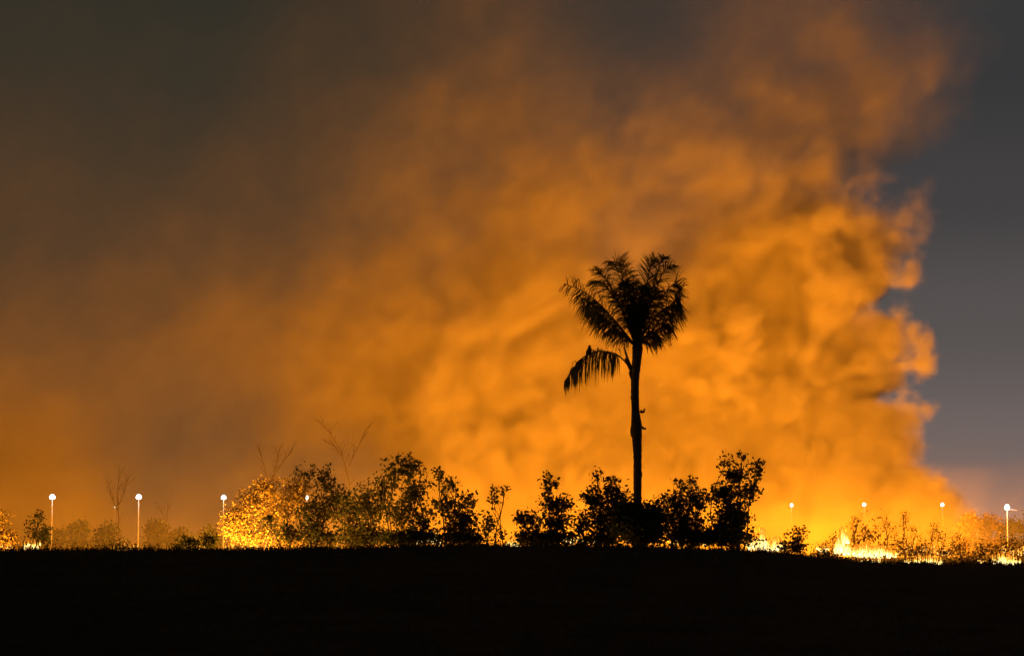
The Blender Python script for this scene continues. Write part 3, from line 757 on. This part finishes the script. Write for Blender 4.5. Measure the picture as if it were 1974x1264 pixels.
def fire(name, label, D, spans, light=None, seed=0, hot=True, fatten=1.0, group=None, spread=1.0):
    """spans: (px0, px1, top px y0, top px y1, bottom px y) ranges filled with tongues"""
    rnd = random.Random(seed)
    cx = sum((s[0] + s[1]) / 2 for s in spans) / len(spans)
    p0 = at(cx, 1050, D); p0.z = ground_z(p0.x, D)
    root = empty(name, p0); tag(root, label, 'fire', group)
    k = mpp(D)
    for (a, b, t0, t1, bt) in spans:
        n = max(2, int((b - a) / 3.2 * fatten))
        for i in range(n):
            u = (i + rnd.random()) / n; px = a + (b - a) * u
            dy = rnd.uniform(-spread, spread)
            top = at(px, t0 + (t1 - t0) * u + rnd.uniform(0, .35) * (bt - t0 - (t1 - t0) * u), D + dy); bot = at(px, bt + rnd.uniform(-3, 6), D + dy)
            h = max(.06, top.z - bot.z)
            o = bpy.data.objects.new('flame', rnd.choice(T_hot if hot else T_or)); COL.objects.link(o); o.parent = root
            o.location = bot - p0; o.rotation_euler.z = rnd.uniform(0, 6.28)
            wd = max(h * .5, 8 * k) * rnd.uniform(.6, 1.5)
            o.scale = (wd, wd, h)
    if light:
        for (px, zz, e, r, dy) in light:
            p = at(px, 1050, D + dy) - p0; p.z = zz
            fire_light('fire_glow', p, e, r, NEAR_FIRE_RGB if px < 560 and D < 130 else FIRE_RGB, parent=root)
    return root
GF = 'patches of fire along the burning field edge'
fire('grass_fire', 'brilliant white-hot blaze beside the tallest right hand bush', 104, [(1450, 1478, 1022, 1010, 1054), (1470, 1512, 1026, 1034, 1058), (1438, 1455, 1036, 1026, 1056), (1448, 1508, 1040, 1040, 1058)], [(1475, 1.2, 260, .5, 0)], 1, group=GF)
fire('grass_fire', 'tallest tongue of white flame, with a lick of fire trailing right from its foot', 103, [(1606, 1642, 1046, 1040, 1064), (1618, 1634, 1010, 1014, 1050), (1610, 1624, 1030, 1024, 1062), (1626, 1640, 1034, 1040, 1062), (1632, 1655, 1055, 1052, 1068)], [(1625, 1.2, 260, .4, 0)], 2, group=GF)
fire('grass_fire', 'longest low white flame sloping down to the right', 102, [(1645, 1690, 1046, 1050, 1067), (1680, 1730, 1040, 1060, 1070), (1655, 1700, 1044, 1046, 1068), (1650, 1720, 1054, 1058, 1070)], [(1690, 1.0, 260, .4, 0)], 3, group=GF)
fire('grass_fire', 'small white flames between the small black bush and the tallest tongue', 102, [(1574, 1596, 1048, 1048, 1060)], None, 4, group=GF)
fire('grass_fire', 'row of small flames just below the longest low flame', 97.5, [(1655, 1700, 1077, 1070, 1083), (1614, 1628, 1072, 1074, 1083)], None, 5, group=GF, spread=.3)
fire('grass_fire', 'thin ragged strip of yellow flame right of the longest low flame', 98, [(1742, 1815, 1072, 1070, 1086), (1765, 1800, 1064, 1066, 1084)], [(1775, .6, 120, .3, 0)], 6, group=GF, spread=.4)
fire('grass_fire', 'tiny flame left of the blazing heap at the far right', 98, [(1884, 1900, 1078, 1078, 1083)], None, 7, group=GF, spread=.3)
fire('grass_fire', 'blazing white heap of fire at the far right field edge', 98.5, [(1914, 1966, 1066, 1070, 1086), (1922, 1956, 1060, 1062, 1084), (1925, 1950, 1066, 1066, 1086)], [(1940, .9, 260, .4, 0)], 8, group=GF, spread=.5)
fire('grass_fire', 'two small yellow flames at the far left field edge', 100, [(46, 56, 1038, 1040, 1054), (60, 78, 1038, 1040, 1054)], [(60, .9, 150, .3, 0)], 9, group=GF)
fire('grass_fire', 'flames glowing through the foot of the airy tall bush', 108, [(795, 850, 1020, 1015, 1045)], [(820, .8, 160, .3, 0)], 10, group=GF)
fire('grass_fire', 'small flame in the gap right of the slender sapling', 106, [(974, 1000, 1034, 1030, 1054)], [(985, .8, 120, .3, 0)], 11, group=GF)
fire('grass_fire', 'flames glowing through the foot of the bush left of the palm', 107, [(1078, 1156, 1028, 1026, 1043)], [(1115, .8, 160, .3, 0)], 12, group=GF)
fire('grass_fire', 'orange fire seen through the foot of the low broad bush right of the palm', 107, [(1292, 1316, 1026, 1026, 1046), (1345, 1366, 1032, 1032, 1048), (1255, 1272, 1036, 1036, 1045)], [(1330, .8, 120, .3, 0)], 13, hot=False, group=GF)
fire('grass_fire', 'fire at the foot of the yellow lit bush', 100, [(434, 520, 1042, 1046, 1054)], [(428, .9, 3600, .3, .7), (462, .9, 3600, .3, .8), (500, .9, 1500, .3, 1.2)], 14, hot=False, group=GF, fatten=.5)
fire('grass_fire', 'fire at the foot of the leaves cut off by the left edge', 100, [(-12, 22, 1040, 1044, 1055)], [(-5, .8, 2500, .3, .8)], 15, hot=False, group=GF, fatten=.5)
# fires deeper in the scrub
GD = 'distant fires at the foot of the smoke'
deep = [(1575, 1640, 1052, 'low orange fire behind the small black bush', 160, 350), (1690, 1830, 1048, 'broad orange fire under the burning shrubs', 175, 800), (1930, 1985, 1040, 'red fire behind the blazing heap at the far right', 180, 300)]
for i, (a, b, t, lb, D, e) in enumerate(deep):
    fire('brush_fire', lb, D, [(a, b, t, t + 4, 1066)], [((a + b) / 2, 1.5, e, .8, -6)], 40 + i, hot=False, group=GD, fatten=.5, spread=3)
far_fires = [(-170, 20, .34, 'distant fire beyond the left edge of the field'), (215, 270, .07, 'distant fire glowing under the second street lamp'), (360, 400, .04, 'small distant fire glowing left of the third street lamp'),
             (560, 660, .16, 'distant fire behind the brown bushes'), (720, 800, .6, 'distant fire behind the airy tall bush'), (860, 960, .9, 'distant fire behind the slender sapling'),
             (1040, 1120, .9, 'distant fire behind the bush left of the palm'), (1240, 1340, .9, 'distant fire behind the low broad bush right of the palm'),
             (1440, 1520, .9, 'distant fire behind the white-hot blaze'), (1600, 1680, .85, 'distant fire behind the tallest tongue of flame'), (1740, 1820, .7, 'distant fire behind the thin strip of flame')]
for i, (a, b, e, lb) in enumerate(far_fires):
    fire('brush_fire', lb, 318, [(a, b, 1040, 1040, 1058)], [((a + b) / 2, 2.5, e * FAR_POWER, 3.0, 0)], 60 + i, hot=False, group=GD, fatten=.35, spread=4)
